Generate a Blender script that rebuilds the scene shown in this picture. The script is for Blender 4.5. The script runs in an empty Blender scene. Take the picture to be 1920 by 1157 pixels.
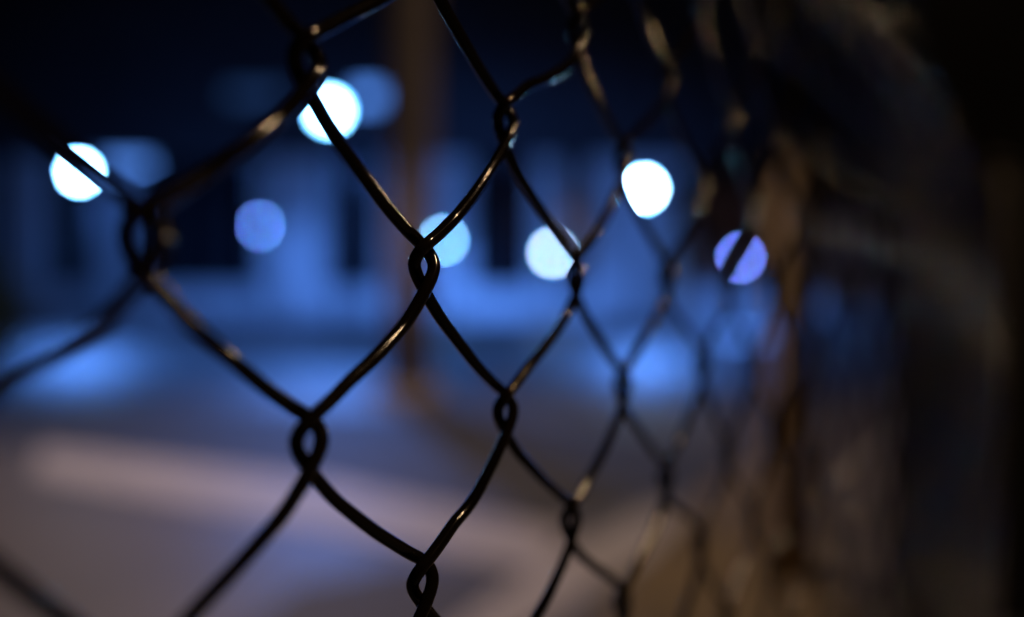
import bpy, math, random
from math import sin, cos, pi, sqrt
from mathutils import Vector, Matrix
random.seed(7)

# ------------------------------------------------------------------ camera
SC = bpy.context.scene
COL = SC.collection
F = 1674.66                 # focal length in pixels of the 1920 px wide photograph
PITCH, ROLL = 0.0190, 0.0050
EYE = 1.5
FOCUS = 0.1985
COC = 98.0                  # blur disc of a far point, photograph pixels

R = Matrix(((cos(ROLL), -sin(ROLL), 0), (sin(ROLL), cos(ROLL), 0), (0, 0, 1))) @ \
    Matrix(((1, 0, 0), (0, cos(PITCH), -sin(PITCH)), (0, sin(PITCH), cos(PITCH))))
RT = R.transposed()


def lvl_to_world(p):        # level frame (x right, y down, z forward) -> world
    return Vector((p[0], p[2], EYE - p[1]))


def ray(px, py):
    return RT @ Vector(((px - 960) / F, (py - 578.5) / F, 1.0))


def at(px, py, d):          # the point seen at a pixel, d metres ahead
    r = ray(px, py)
    return lvl_to_world(r * (d / r.z))


def ground_at(px, py):
    r = ray(px, py)
    return lvl_to_world(r * (EYE / r.y))


cam = bpy.data.cameras.new("camera")
co = bpy.data.objects.new("camera", cam)
COL.objects.link(co)
ax = lvl_to_world(RT @ Vector((1, 0, 0))) - Vector((0, 0, EYE))
ay = lvl_to_world(RT @ Vector((0, -1, 0))) - Vector((0, 0, EYE))
az = lvl_to_world(RT @ Vector((0, 0, -1))) - Vector((0, 0, EYE))
m = Matrix((ax, ay, az)).transposed().to_4x4()
m.translation = Vector((0, 0, EYE))
co.matrix_world = m
cam.sensor_width = 36
cam.lens = F / 1920 * 36
cam.clip_start = 0.01
cam.clip_end = 600
cam.dof.use_dof = True
cam.dof.focus_distance = FOCUS
cam.dof.aperture_fstop = (cam.lens / 1000) / (COC * FOCUS / F)
SC.camera = co

# ------------------------------------------------------------------ night sky, exposure
w = bpy.data.worlds.new("World")
SC.world = w
w.use_nodes = True
nt = w.node_tree
bg = nt.nodes['Background']
sky = nt.nodes.new('ShaderNodeTexSky')
sky.sky_type = 'NISHITA'
sky.sun_disc = False
sky.sun_elevation = math.radians(-6)
sky.sun_rotation = math.radians(200)
nt.links.new(sky.outputs[0], bg.inputs[0])
bg.inputs[1].default_value = 0.03
SC.view_settings.view_transform = 'Standard'
SC.view_settings.look = 'None'
SC.view_settings.gamma = 1
SC.view_settings.exposure = 0
SC.view_settings.use_curve_mapping = False
SC.cycles.use_denoising = True
SC.cycles.use_adaptive_sampling = False
SC.cycles.max_bounces = 4
SC.cycles.caustics_reflective = False
SC.cycles.caustics_refractive = False
SC.cycles.sample_clamp_direct = 0
SC.cycles.sample_clamp_indirect = 2

BLUE = (0.085, 0.27, 1.0)
WARM = (1.0, 0.66, 0.38)


# ------------------------------------------------------------------ helpers
def tag(o, label=None, cat=None, group=None, kind=None):
    if label: o['label'] = label
    if cat: o['category'] = cat
    if group: o['group'] = group
    if kind: o['kind'] = kind
    return o


def empty(name, loc):
    o = bpy.data.objects.new(name, None)
    COL.objects.link(o)
    o.location = loc
    return o


def light(name, loc, energy, color, parent, radius=0.12, spot=None, target=None, blend=0.6):
    l = bpy.data.lights.new(name, 'SPOT' if spot else 'POINT')
    l.energy = energy
    l.color = color
    l.shadow_soft_size = radius
    o = bpy.data.objects.new(name, l)
    COL.objects.link(o)
    o.location = Vector(loc) - parent.location
    if spot:
        l.spot_size = math.radians(spot)
        l.spot_blend = blend
        o.rotation_euler = (Vector(target) - Vector(loc)).to_track_quat('-Z', 'Y').to_euler()
    o.parent = parent
    return o


class MB:
    def __init__(s):
        s.v, s.f = [], []

    def box(s, c, d, rz=0.0):
        n = len(s.v)
        for k in range(8):
            x = (k & 1 or -1) * d[0] / 2
            y = ((k >> 1) & 1 or -1) * d[1] / 2
            z = ((k >> 2) & 1 or -1) * d[2] / 2
            s.v.append((c[0] + x * cos(rz) - y * sin(rz), c[1] + x * sin(rz) + y * cos(rz), c[2] + z))
        for q in ((0, 2, 3, 1), (4, 5, 7, 6), (0, 1, 5, 4), (2, 6, 7, 3), (0, 4, 6, 2), (1, 3, 7, 5)):
            s.f.append(tuple(n + k for k in q))
        return s

    def quad(s, *p):
        n = len(s.v)
        s.v += [tuple(q) for q in p]
        s.f.append(tuple(range(n, n + len(p))))
        return s

    def tube(s, pts, r, sides=10, cap=True):
        pts = [Vector(p) for p in pts]
        rr = r if callable(r) else (lambda k: r)
        n0 = len(s.v)
        t = (pts[1] - pts[0]).normalized()
        a = t.orthogonal().normalized()
        N = len(pts)
        for k, p in enumerate(pts):
            t = (pts[min(k + 1, N - 1)] - pts[max(k - 1, 0)]).normalized()
            a = (a - t * a.dot(t)).normalized()
            b = t.cross(a)
            for q in range(sides):
                an = 2 * pi * q / sides
                s.v.append(tuple(p + (a * cos(an) + b * sin(an)) * rr(k)))
        for k in range(N - 1):
            for q in range(sides):
                q2 = (q + 1) % sides
                s.f.append((n0 + k * sides + q, n0 + k * sides + q2, n0 + (k + 1) * sides + q2, n0 + (k + 1) * sides + q))
        if cap:
            s.f.append(tuple(n0 + q for q in reversed(range(sides))))
            s.f.append(tuple(n0 + (N - 1) * sides + q for q in range(sides)))
        return s

    def mesh(s, name, mat, smooth=False):
        me = bpy.data.meshes.new(name)
        me.from_pydata(s.v, [], s.f)
        me.materials.append(mat)
        if smooth:
            me.polygons.foreach_set('use_smooth', [True] * len(me.polygons))
        me.update()
        return me

    def build(s, name, mat, parent=None, smooth=False):
        if parent is not None:      # coordinates are given in the world
            L = parent.location
            s.v = [(x - L.x, y - L.y, z - L.z) for x, y, z in s.v]
        o = bpy.data.objects.new(name, s.mesh(name, mat, smooth))
        COL.objects.link(o)
        o.parent = parent
        return o


def mat(name, color, rough=0.6, metal=0.0, noise=None, bump=None, coat=0.0, spec=0.5):
    ma = bpy.data.materials.new(name)
    ma.use_nodes = True
    n = ma.node_tree
    b = n.nodes['Principled BSDF']
    b.inputs['Base Color'].default_value = (*color, 1)
    b.inputs['Roughness'].default_value = rough
    b.inputs['Metallic'].default_value = metal
    b.inputs['Coat Weight'].default_value = coat
    b.inputs['Specular IOR Level'].default_value = spec
    tc = n.nodes.new('ShaderNodeTexCoord')
    if noise:
        sc, lo, hi = noise
        t = n.nodes.new('ShaderNodeTexNoise')
        t.inputs['Scale'].default_value = sc
        t.inputs['Detail'].default_value = 6
        n.links.new(tc.outputs['Object'], t.inputs['Vector'])
        r = n.nodes.new('ShaderNodeValToRGB')
        r.color_ramp.elements[0].position = 0.3
        r.color_ramp.elements[1].position = 0.7
        r.color_ramp.elements[0].color = (*[c * lo for c in color], 1)
        r.color_ramp.elements[1].color = (*[min(1, c * hi) for c in color], 1)
        n.links.new(t.outputs[0], r.inputs[0])
        n.links.new(r.outputs[0], b.inputs['Base Color'])
    if bump:
        t = n.nodes.new('ShaderNodeTexNoise')
        t.inputs['Scale'].default_value = bump[0]
        t.inputs['Detail'].default_value = 3
        n.links.new(tc.outputs['Object'], t.inputs['Vector'])
        bp = n.nodes.new('ShaderNodeBump')
        bp.inputs['Strength'].default_value = bump[1]
        bp.inputs['Distance'].default_value = bump[2]
        n.links.new(t.outputs[0], bp.inputs['Height'])
        n.links.new(bp.outputs[0], b.inputs['Normal'])
    return ma


def emit(name, color, strength):
    ma = bpy.data.materials.new(name)
    ma.use_nodes = True
    n = ma.node_tree
    n.nodes.remove(n.nodes['Principled BSDF'])
    e = n.nodes.new('ShaderNodeEmission')
    e.inputs[0].default_value = (*color, 1)
    e.inputs[1].default_value = strength
    n.links.new(e.outputs[0], n.nodes['Material Output'].inputs[0])
    return ma


M_WIRE = mat('black_vinyl_wire', (0.013, 0.009, 0.0065), 0.08, bump=(700, 0.07, 0.0002), noise=(60, 0.7, 1.5))
M_RAIL = mat('rail_metal', (0.045, 0.038, 0.028), 0.6, 0.0, noise=(9, 0.7, 1.3))
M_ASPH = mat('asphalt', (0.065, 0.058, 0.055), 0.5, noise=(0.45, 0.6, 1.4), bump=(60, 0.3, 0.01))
M_DASPH = mat('dark_asphalt', (0.022, 0.022, 0.026), 0.7, noise=(0.5, 0.7, 1.3), bump=(60, 0.3, 0.01))  # darker tone for two areas of the ground
M_LINE = mat('worn_road_paint', (0.30, 0.29, 0.30), 0.6, noise=(3, 0.75, 1.1))
M_KERB = mat('kerb_concrete', (0.28, 0.27, 0.25), 0.8, noise=(3, 0.8, 1.2))
M_WALL = mat('pale_render', (0.55, 0.55, 0.56), 0.8, noise=(0.4, 0.85, 1.1))
M_DARK = mat('dark_fascia', (0.02, 0.02, 0.024), 0.7, noise=(1, 0.8, 1.2))
M_UPPER = mat('shaded_upper_wall', (0.03, 0.03, 0.036), 0.7, noise=(.5, 0.8, 1.2))  # dark tone stands for lamp light fading up the wall
M_WARMLIT = mat('warm_lit_tan', (0.10, 0.074, 0.036), 0.9, noise=(2.5, 0.6, 1.4), bump=(25, .5, .03))
M_GLASS = mat('dark_window', (0.008, 0.01, 0.014), 0.15)
M_BROWN = mat('brown_wall', (0.28, 0.16, 0.10), 0.8, noise=(2, 0.7, 1.3))
M_CONC = mat('concrete', (0.24, 0.215, 0.225), 0.8, noise=(4, 0.75, 1.2))
M_POLE = mat('lamp_pole_metal', (0.05, 0.05, 0.055), 0.4, 0.6, noise=(8, 0.8, 1.2))
M_WOOD = mat('timber_pole', (0.46, 0.33, 0.16), 0.8, noise=(6, 0.6, 1.3))
M_LEAF = mat('shrub_leaf', (0.05, 0.11, 0.02), 0.5, noise=(5, 0.6, 1.5))
M_BLACK = mat('near_black_wall', (0.006, 0.006, 0.007), 0.9, noise=(3, 0.6, 1.5), spec=0.1)  # near-black base colour of the wall at the right

# ------------------------------------------------------------------ ground, road markings
g = MB().quad((-300, -60, 0), (300, -60, 0), (300, 500, 0), (-300, 500, 0)).build('ground', M_ASPH)
tag(g, kind='structure')


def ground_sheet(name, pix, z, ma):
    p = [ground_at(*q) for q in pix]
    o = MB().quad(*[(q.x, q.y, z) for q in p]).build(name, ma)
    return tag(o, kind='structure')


patch = ground_sheet('dark_ground_patch', [(-900, 745), (900, 775), (1420, 850), (1320, 925), (960, 1000), (520, 905), (0, 835), (-900, 780)], 0.004, M_DASPH)
patch2 = ground_sheet('dark_ground_patch', [(400, 1230), (560, 1100), (760, 1062), (980, 1075), (800, 1230)], 0.004, M_DASPH)
warm_ground = ground_sheet('warm_lit_ground', [(1240, 1020), (1330, 910), (1440, 870), (1530, 960), (1580, 1160), (1700, 2500), (900, 2500), (1120, 1160)], 0.016, M_WARMLIT)  # tan sheet: warm lamp light on the ground put into its colour
l1 = ground_sheet('painted_line', [(80, 838), (620, 905), (1060, 1000), (1010, 1075), (540, 985), (60, 893)], 0.008, M_LINE)
l2 = ground_sheet('painted_line', [(1010, 1062), (1230, 952), (1330, 975), (900, 1240), (780, 1230)], 0.012, M_LINE)

# ------------------------------------------------------------------ building across the lot
D = 50.0
PX = D / F
base = at(600, 560, D)
b = empty('long_building', (at(700, 560, D).x, D + 4, 0))
tag(b, 'long pale building lit blue with dark openings between its broad wall piers, across the lot', 'building')


def fx(px):
    return at(px, 545, D).x


def fz(py):
    return at(960, py, D).z


TOP = fz(300)
SILL = fz(543)
MB().box(((fx(-500) + fx(1290)) / 2, D + 4.0, TOP / 2), (fx(1290) - fx(-500), 7.0, TOP)).build('rear_block', M_DARK, b)
MB().box(((fx(-500) + fx(1290)) / 2, D + 0.2, SILL / 2), (fx(1290) - fx(-500), 0.6, SILL)).build('plinth_wall', M_WALL, b)
MB().box(((fx(-500) + fx(1430)) / 2, D + 3.6, (TOP + fz(-500)) / 2), (fx(1430) - fx(-500) + .4, 7.4, fz(-500) - TOP)).build('upper_wall', M_UPPER, b)
MB().box(((fx(-500) + fx(1430)) / 2, D + 3.4, fz(-500) + .2), (fx(1430) - fx(-500) + 1, 8.4, .4)).build('roof', M_DARK, b)
piers = [(-420, -330), (-250, -170), (-110, -40), (15, 88), (168, 250), (492, 606), (716, 880), (1000, 1050), (1105, 1290)]
for a_, c_ in piers:
    MB().box(((fx(a_) + fx(c_)) / 2, D + 0.2, (SILL + TOP) / 2), (fx(c_) - fx(a_), 0.59, TOP - SILL)).build('pier', M_WALL, b)
for (a0, a1), (c0, c1) in zip(piers[:-1], piers[1:]):
    x0, x1 = fx(a1), fx(c0)
    n = max(1, round((x1 - x0) / 2.0))
    wd = (x1 - x0) / n
    for k in range(n):
        xc = x0 + wd * (k + .5)
        fr = MB()
        H = TOP - SILL
        fr.box((xc - wd / 2 + .05, D + .35, SILL + H / 2), (.1, .12, H)).box((xc + wd / 2 - .05, D + .35, SILL + H / 2), (.1, .12, H))
        fr.box((xc, D + .35, SILL + .05), (wd - .2, .12, .1)).box((xc, D + .35, SILL + H * .5), (wd - .2, .1, .08))
        wo = fr.build('window', M_DARK, b)
        pane = MB().box((xc, D + .42, SILL + H / 2), (wd - .2, .02, H - .1))
        pane.v = [(x - b.location.x, y - b.location.y, z) for x, y, z in pane.v]
        po = bpy.data.objects.new('pane', pane.mesh('pane', M_GLASS))
        COL.objects.link(po)
        po.parent = wo

# a second, lower building further right, warm light put into its brown wall colour
D2 = 42.0


def box_px(x0, x1, y0, d, depth, zb=0.0):
    a_, c_ = at(x0, y0, d), at(x1, y0, d)
    return ((a_.x + c_.x) / 2, d + depth / 2, (a_.z + zb) / 2), (c_.x - a_.x, depth, a_.z - zb)


b2 = empty('brown_building', (at(1420, 500, D2).x, D2 + 3, 0))
tag(b2, 'low brown building with a pale lower wall, right of the long building', 'building')
c_, d_ = box_px(1296, 1475, 350, D2 + 0.3, 6)
MB().box(c_, d_).build('wall', M_BROWN, b2)
c_, d_ = box_px(1288, 1440, 470, D2 - 0.2, 0.45)
MB().box(c_, d_).build('rendered_base', M_WALL, b2)
c_, d_ = box_px(1290, 1480, 338, D2 + 0.1, 7)
z1 = d_[2]
MB().box((c_[0], c_[1], z1 + 0.2), (d_[0] + .5, 7.2, .35)).build('roof', M_DARK, b2)
D3 = 41.0
b3 = empty('storage_shed', (at(1600, 500, D3).x, D3 + 3, 0))
tag(b3, 'small pale shed glowing blue behind the dense far end of the mesh', 'shed')
c_, d_ = box_px(1505, 1640, 400, D3, 5)
MB().box(c_, d_).build('wall', M_WALL, b3)
MB().box((c_[0], c_[1] - .1, d_[2] + .12), (d_[0] + .6, 5.8, .22)).build('roof', M_DARK, b3)
MB().box((c_[0] + 0.2, D3 - .04, 1.05), (.95, .06, 2.1)).build('door', M_DARK, b3)

# ------------------------------------------------------------------ concrete column and timber pole
p = ground_at(768, 745)
c0 = empty('concrete_column', (p.x, p.y, 0))
tag(c0, 'tall blurred brown-grey concrete column rising out of frame, left of centre', 'column')
MB().tube([(p.x, p.y, 0), (p.x, p.y, 4), (p.x, p.y, 9)], 0.33, 24).build('shaft', M_CONC, c0, True)
MB().box((p.x, p.y, .09), (.9, .9, .18)).build('footing', M_CONC, c0)

p = at(1487, 600, 4.6)
c1 = empty('timber_pole', (p.x, p.y, 0))
tag(c1, 'brown timber pole lit warm, standing upright behind the receding mesh', 'pole')
MB().tube([(p.x, p.y, -.2), (p.x, p.y, 1.2), (p.x + .01, p.y, 2.2)], lambda k: .11 - .006 * k, 18).build('shaft', M_WOOD, c1, True)
MB().tube([(p.x + .01, p.y, 2.2), (p.x + .01, p.y, 2.23)], .112, 18).build('cap', M_POLE, c1, True)

# ------------------------------------------------------------------ shrub at the left edge
p = ground_at(-30, 745)
sh = empty('shrub', (p.x, p.y, 0))
tag(sh, 'dark green shrub barely entering the frame at the left edge', 'shrub')
rs = random.Random(3)
st = MB()
for k in range(5):
    a = k * 1.3
    st.tube([(p.x, p.y, 0), (p.x + .15 * cos(a), p.y + .15 * sin(a), .5), (p.x + .35 * cos(a), p.y + .35 * sin(a), 1.2)], lambda q: .03 - .008 * q, 7)
st.build('stem', M_WOOD, sh, True)
lf = MB()
for k in range(2600):
    a, b_, r_ = rs.uniform(0, 2 * pi), rs.uniform(-1, 1), rs.uniform(.2, 1) ** .5
    cl = .85 + .25 * sin(a * 3 + b_ * 4)
    c = Vector((p.x + .62 * cl * r_ * cos(a) * sqrt(1 - b_ * b_), p.y + .62 * cl * r_ * sin(a) * sqrt(1 - b_ * b_), 1.15 + .9 * r_ * b_))
    u = Vector((rs.gauss(0, 1), rs.gauss(0, 1), rs.gauss(0, 1))).normalized() * .05
    v = u.orthogonal().normalized() * .022
    lf.quad(c - u, c - v, c + u, c + v)
tag(lf.build('foliage', M_LEAF, sh), kind='stuff')

# ------------------------------------------------------------------ street lamps
LAMPS = [
    # px, py, depth, lens diameter in photo px, disc level, core colour, ring colour, light energy, label
    (617, 208, 24, 37, 8.0, (.42, .72, 1), (.10, .50, 1), 1050, 'brightest and largest white lamp, high up just left of the concrete column'),
    (149, 323, 30, 21, 7.0, (.42, .72, 1), (.10, .50, 1), 950, 'white lamp crossed by a wire, leftmost of all the lamps'),
    (485, 423, 44, 12, 1.35, (.17, .14, 1), (.05, .45, 1), 1500, 'dim blue-violet lamp hanging in the open middle of the large left mesh cell'),
    (832, 450, 46, 14, 1.05, (.34, .60, 1.05), (.06, .55, .95), 1500, 'pale blue lamp partly behind the sharpest knot of the mesh'),
    (1036, 474, 46, 18, 1.35, (.72, .76, 1.05), (.08, .60, 1), 1500, 'lavender-white lamp right of the pale blue one, crossed by a wire'),
    (1208, 354, 30, 21, 7.0, (.55, .78, 1), (.10, .50, 1), 900, 'bright white lamp rightmost of the white ones, clipped by a mesh strand'),
    (1389, 483, 37, 11, .95, (.22, .15, 1), (.07, .35, 1), 500, 'dim violet-blue lamp cut in two by a wire, rightmost of all the lamps'),
]
for px, py, d, dia, lv, core, ring, en, lab in LAMPS:
    q = at(px, py, d)
    t = empty('street_lamp', (q.x, d + 1.3, 0))
    tag(t, lab, 'street lamp', 'blue-white lamps beyond the fence')
    MB().tube([(q.x, d + 1.3, 0), (q.x, d + 1.3, q.z * .5), (q.x, d + 1.3, q.z + .35)], lambda k: .085 - .015 * k, 12).build('pole', M_POLE, t, True)
    MB().tube([(q.x, d + 1.3, 0), (q.x, d + 1.3, .35)], .14, 12).build('base', M_POLE, t, True)
    MB().tube([(q.x, d + 1.3, q.z + .3), (q.x, d + .9, q.z + .42), (q.x, d + .3, q.z + .40)], .035, 10).build('arm', M_POLE, t, True)
    r = dia / 2 * d / F
    hd = MB().tube([(q.x, d + .42, q.z), (q.x, d + .22, q.z), (q.x, d + .06, q.z), (q.x, d + .012, q.z)], lambda k: (r * .7, r * 1.02, r * 1.04, r * 1.03)[k], 20).build('lamp_head', M_POLE, t, True)
    k_ = (COC / dia) ** 2 * lv
    rc = r * .72

    def disc(r0, r1, y, name, ma):
        mb = MB()
        N = 32
        if r0 == 0:
            mb.quad(*[(q.x + r1 * cos(2 * pi * a / N), y, q.z + r1 * sin(2 * pi * a / N)) for a in range(N)])
        else:
            for a in range(N):
                A, B = 2 * pi * a / N, 2 * pi * (a + 1) / N
                mb.quad((q.x + r0 * cos(A), y, q.z + r0 * sin(A)), (q.x + r1 * cos(A), y, q.z + r1 * sin(A)),
                        (q.x + r1 * cos(B), y, q.z + r1 * sin(B)), (q.x + r0 * cos(B), y, q.z + r0 * sin(B)))
        L = t.location
        mb.v = [(x - L.x, yy - L.y, z - L.z) for x, yy, z in mb.v]
        o = bpy.data.objects.new(name, mb.mesh(name, ma))
        COL.objects.link(o)
        o.parent = hd
    disc(0, rc, d, 'lens', emit('lamp_glow', core, k_))
    disc(rc, r, d, 'fringe_ring', emit('fringe_glow', ring, k_ * .8))  # added glowing ring, imitates the cyan colour fringe of the blurred disc
    if d <= 38:
        light('lamp_light', (q.x, d - .12, q.z - .1), en * 3.0, BLUE, t, .15, spot=155, target=(q.x, d, 0), blend=.15)
    else:
        light('lamp_light', (q.x, d - .12, q.z - .1), en * 1.9, BLUE, t, .15, spot=178, target=(q.x, d + 5, q.z - 1.6), blend=.15)

# added glowing panels imitating the spill of lamp glow beside two of the lamps
for px, py, d, dx, dz, lab, L_ in ((688, 182, 25, .75, .5, 'dim blue panel added as lamp glow just right of the largest lamp', .40),
                                   (478, 178, 25, 1.6, .4, 'faint wide blue panel added as lamp glow left of the largest lamp, behind a mesh strand', .03),
                                   (240, 312, 31, 1.6, .45, 'dim flat blue panel added as lamp glow just right of the leftmost lamp', .24)):
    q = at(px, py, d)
    t = empty('glow_panel', (q.x, q.y + .1, 0))
    tag(t, lab, 'sign')  # added panels that stand in for lamp glow, no signs
    MB().box((q.x, d + .08, q.z), (dx + .06, .1, dz + .06)).build('glow_panel_case', M_POLE, t)
    MB().quad((q.x - dx / 2, d, q.z - dz / 2), (q.x + dx / 2, d, q.z - dz / 2), (q.x + dx / 2, d, q.z + dz / 2), (q.x - dx / 2, d, q.z + dz / 2)).build('glow_face', emit('panel_glow', (.10, .30, 1), L_ * (COC ** 2 * .785) / (dx * dz * (F / d) ** 2 + 1) * (1 if dx < 1 else 1.6)), t)
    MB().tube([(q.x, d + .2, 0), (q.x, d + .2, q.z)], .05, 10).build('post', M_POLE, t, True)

# ------------------------------------------------------------------ warm lamp on the near side of the fence
for wl, en, lab in ((Vector((5.85, -0.3, 9.1)), 640, 'warm orange street lamp on the near side of the fence, outside the picture, closer one'),
                    (Vector((9.4, 10.1, 6.0)), 270, 'warm orange street lamp on the near side of the fence, outside the picture, farther one')):
    t = empty('street_lamp', (wl.x + .8, wl.y, 0))
    tag(t, lab, 'street lamp', 'warm lamps on the near side of the fence')
    MB().tube([(wl.x + .8, wl.y, 0), (wl.x + .8, wl.y, wl.z + .15)], .06, 12).build('pole', M_POLE, t, True)
    MB().tube([(wl.x + .8, wl.y, wl.z + .15), (wl.x - .1, wl.y, wl.z + .17)], .03, 10).build('arm', M_POLE, t, True)
    light('lamp_light', wl, en, WARM, t, .09)
wl = Vector((-2.5, 8.0, 6.2))
t = empty('street_lamp', (wl.x - 3.2, wl.y, 0))  # added unseen lamp, brightens the near ground
tag(t, 'added pinkish lamp brightening the near asphalt beyond the fence, outside the picture', 'street lamp')
MB().tube([(wl.x - 3.2, wl.y, 0), (wl.x - 3.2, wl.y, wl.z + .1)], .06, 12).build('pole', M_POLE, t, True)  # pole of the added lamp
MB().tube([(wl.x - 3.2, wl.y, wl.z + .1), (wl.x - .1, wl.y, wl.z + .35)], .03, 10).build('arm', M_POLE, t, True)
light('lamp_light', wl, 1400, (1, .68, .50), t, .2, spot=110, target=(-1.4, 8.2, 0), blend=.6)  # unseen lamp added to brighten the foreground ground and the column

# ------------------------------------------------------------------ chain link fence
TH, X0, Y0, Z0 = 1.020, -.05660, -.01104, .13709
H = .0355
UX, UZ = cos(TH), sin(TH)          # along the fence in the level frame
NX, NZ = sin(TH), -cos(TH)         # towards the camera's side
MEAS = {(-1, 1): (-150, 830), (0, 2): (275, 1240), (0, 0): (275, 400), (1, -1): (575, 75), (1, 1): (580, 788), (2, 0): (795, 462), (2, 2): (793, 1055), (3, -1): (948, 195),
        (3, 1): (948, 738), (4, -2): (1085, 25), (4, 0): (1080, 483), (4, 2): (1070, 945), (5, -1): (1170, 270), (5, 1): (1168, 693),
        (5, 3): (1166, 1100), (6, 0): (1250, 487), (6, 2): (1248, 868), (7, 1): (1316, 655), (7, 3): (1312, 990)}


def plane_uv(px, py):
    r = ray(px, py)
    P0 = Vector((X0, 0, Z0))
    n = Vector((NX, 0, NZ))
    k = P0.dot(n) / r.dot(n)
    P = r * k
    return (P.x - X0) * UX + (P.z - Z0) * UZ, P.y     # u, y down


JMIN, JMAX = -6, 41


def knot(i, j):
    u, y = i * H, Y0 + j * H
    if (i, j) in MEAS:
        return plane_uv(*MEAS[(i, j)])
    if -2 <= i <= 9:
        rr = random.Random(i * 131 + j * 7)
        if -3 <= j <= 4 and i >= 8:
            y += .0015
        return u + rr.uniform(-.0006, .0006), y + rr.uniform(-.001, .001)
    return u, y


def local(u, y, n):                # metres -> world, relative to the fence root
    return lvl_to_world((X0 + u * UX + n * NX, y, Z0 + u * UZ + n * NZ))


mm = .001


def bend(ku, ky, s, rnd):
    """one hooked bend at a knot; s=+1 right-hand bend (back to front), s=-1 left-hand bend (front to back)"""
    k = 1 + rnd.uniform(-.07, .07)
    q = []
    for du, dv, dn in ((-9.0, -6.5, -1.6), (-5.4, -4.2, -1.62), (-1.8, -2.0, -1.62), (1.5, -.2, -1.5), (3.05, 1.5, -.8), (2.9, 3.4, .5), (1.8, 5.4, 1.25), (-.5, 8.0, 1.6), (-3.0, 10.8, 1.65), (-8.0, 16.0, 1.65)):
        q.append((ku + s * du * mm * k, ky + dv * mm * k, s * dn * mm))
    return q


def wire_points(i, steps, rel_u=0.0):
    """wire i zigzags between columns i and i+1; T (upper crossing) sits at each knot"""
    rnd = random.Random(i)
    ctrl = []
    for j in range(JMIN, JMAX + 1):
        if (j - i) % 2 == 0:
            ku, ky = knot(i, j)
            seq, s = bend(ku, ky, -1, rnd), -1
        else:
            ku, ky = knot(i + 1, j)
            seq, s = bend(ku, ky, +1, rnd), 1
        if ctrl:
            a = ctrl[-1]
            b_ = seq[0]
            sg = 1.2 if (i, j) == (2, 2) else .1 if i in (0, -1) or (i, j) == (1, -1) else rnd.uniform(.3, .6)
            for f, sag, bow in [(f_, sg * sin(pi * f_ ** 1.15), sin(pi * f_) ** 1.6) for f_ in (.17, .33, .5, .67, .83)]:
                # arms leave a knot straight and steep and flatten towards the next one
                ctrl.append((a[0] + (b_[0] - a[0]) * f, a[1] + (b_[1] - a[1]) * f + sag * mm,
                             a[2] + (b_[2] - a[2]) * f + bow * .25 * mm))
        ctrl += seq
    pts = []
    C = [ctrl[0]] + ctrl + [ctrl[-1]]
    for k in range(1, len(C) - 2):
        p0, p1, p2, p3 = (Vector(C[k + q]) for q in (-1, 0, 1, 2))
        for t_ in range(steps):
            x = t_ / steps
            pts.append(.5 * ((2 * p1) + (p2 - p0) * x + (2 * p0 - 5 * p1 + 4 * p2 - p3) * x * x + (3 * p1 - p0 - 3 * p2 + p3) * x ** 3))
    pts.append(Vector(ctrl[-1]))
    for _ in range(steps * 2 if steps > 2 else 1):
        pts = [pts[0]] + [(pts[k - 1] + pts[k] * 2 + pts[k + 1]) / 4 for k in range(1, len(pts) - 1)] + [pts[-1]]
    return pts


fence = empty('chain_link_fence', (0, 0, 0))
tag(fence, 'black vinyl coated chain link fence crossing the whole picture and receding to the right', 'fence')
RW = 1.48 * mm
LAST = 66
shared = {}
for i in range(-24, LAST):
    if -4 <= i <= 10:
        pts = [local(*p_) for p_ in wire_points(i, 5)]
        me = MB().tube(pts, RW, 14).mesh('wire', M_WIRE, True)
        o = bpy.data.objects.new('wire', me)
    else:
        key = i % 2
        if key not in shared:
            ii = 100 + key
            pts = [local(p_[0] - ii * H, p_[1], p_[2]) for p_ in wire_points(ii, 2)]
            shared[key] = MB().tube(pts, RW, 8).mesh('wire', M_WIRE, True)
        o = bpy.data.objects.new('wire', shared[key])
        o.location = (i * H * UX, i * H * UZ, 0)
    COL.objects.link(o)
    o.parent = fence

# top rail, bottom rail, end post, ties
RAILY = -.217


def rail(y, name, r, u0, u1, n):
    MB().tube([local(u0, y, n), local((u0 + u1) / 2, y, n), local(u1, y, n)], r, 20).build(name, M_RAIL, fence, True)


rail(RAILY, 'top_rail', .0125, -.8, LAST * H + .05, -.024)
rail(1.42, 'bottom_rail', .016, -.8, LAST * H + .05, -.019)
e = LAST * H + .05
MB().tube([local(e, 1.5, -.024), local(e, -.3, -.024)], .038, 24).build('post', M_RAIL, fence, True)
MB().tube([local(e, -.3, -.024), local(e, -.315, -.024), local(e, -.33, -.024)], lambda k: (.042, .040, .018)[k], 24).build('post_cap', M_RAIL, fence, True)
MB().tube([local(-.8, 1.5, -.024), local(-.8, -.3, -.024)], .03, 24).build('post', M_RAIL, fence, True)
for k in range(14):
    u = -.5 + k * .2
    pp = [local(u, RAILY + .017 * cos(a), -.024 + .017 * sin(a)) for a in [q * pi / 6 for q in range(13)]]
    MB().tube(pp, .0013, 6).build('tie', M_WIRE, fence, True)

# ------------------------------------------------------------------ dark wall end beyond the fence on the right
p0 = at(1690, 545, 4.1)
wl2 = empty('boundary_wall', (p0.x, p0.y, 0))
tag(wl2, 'near-black wall closing the view at the right edge', 'wall')
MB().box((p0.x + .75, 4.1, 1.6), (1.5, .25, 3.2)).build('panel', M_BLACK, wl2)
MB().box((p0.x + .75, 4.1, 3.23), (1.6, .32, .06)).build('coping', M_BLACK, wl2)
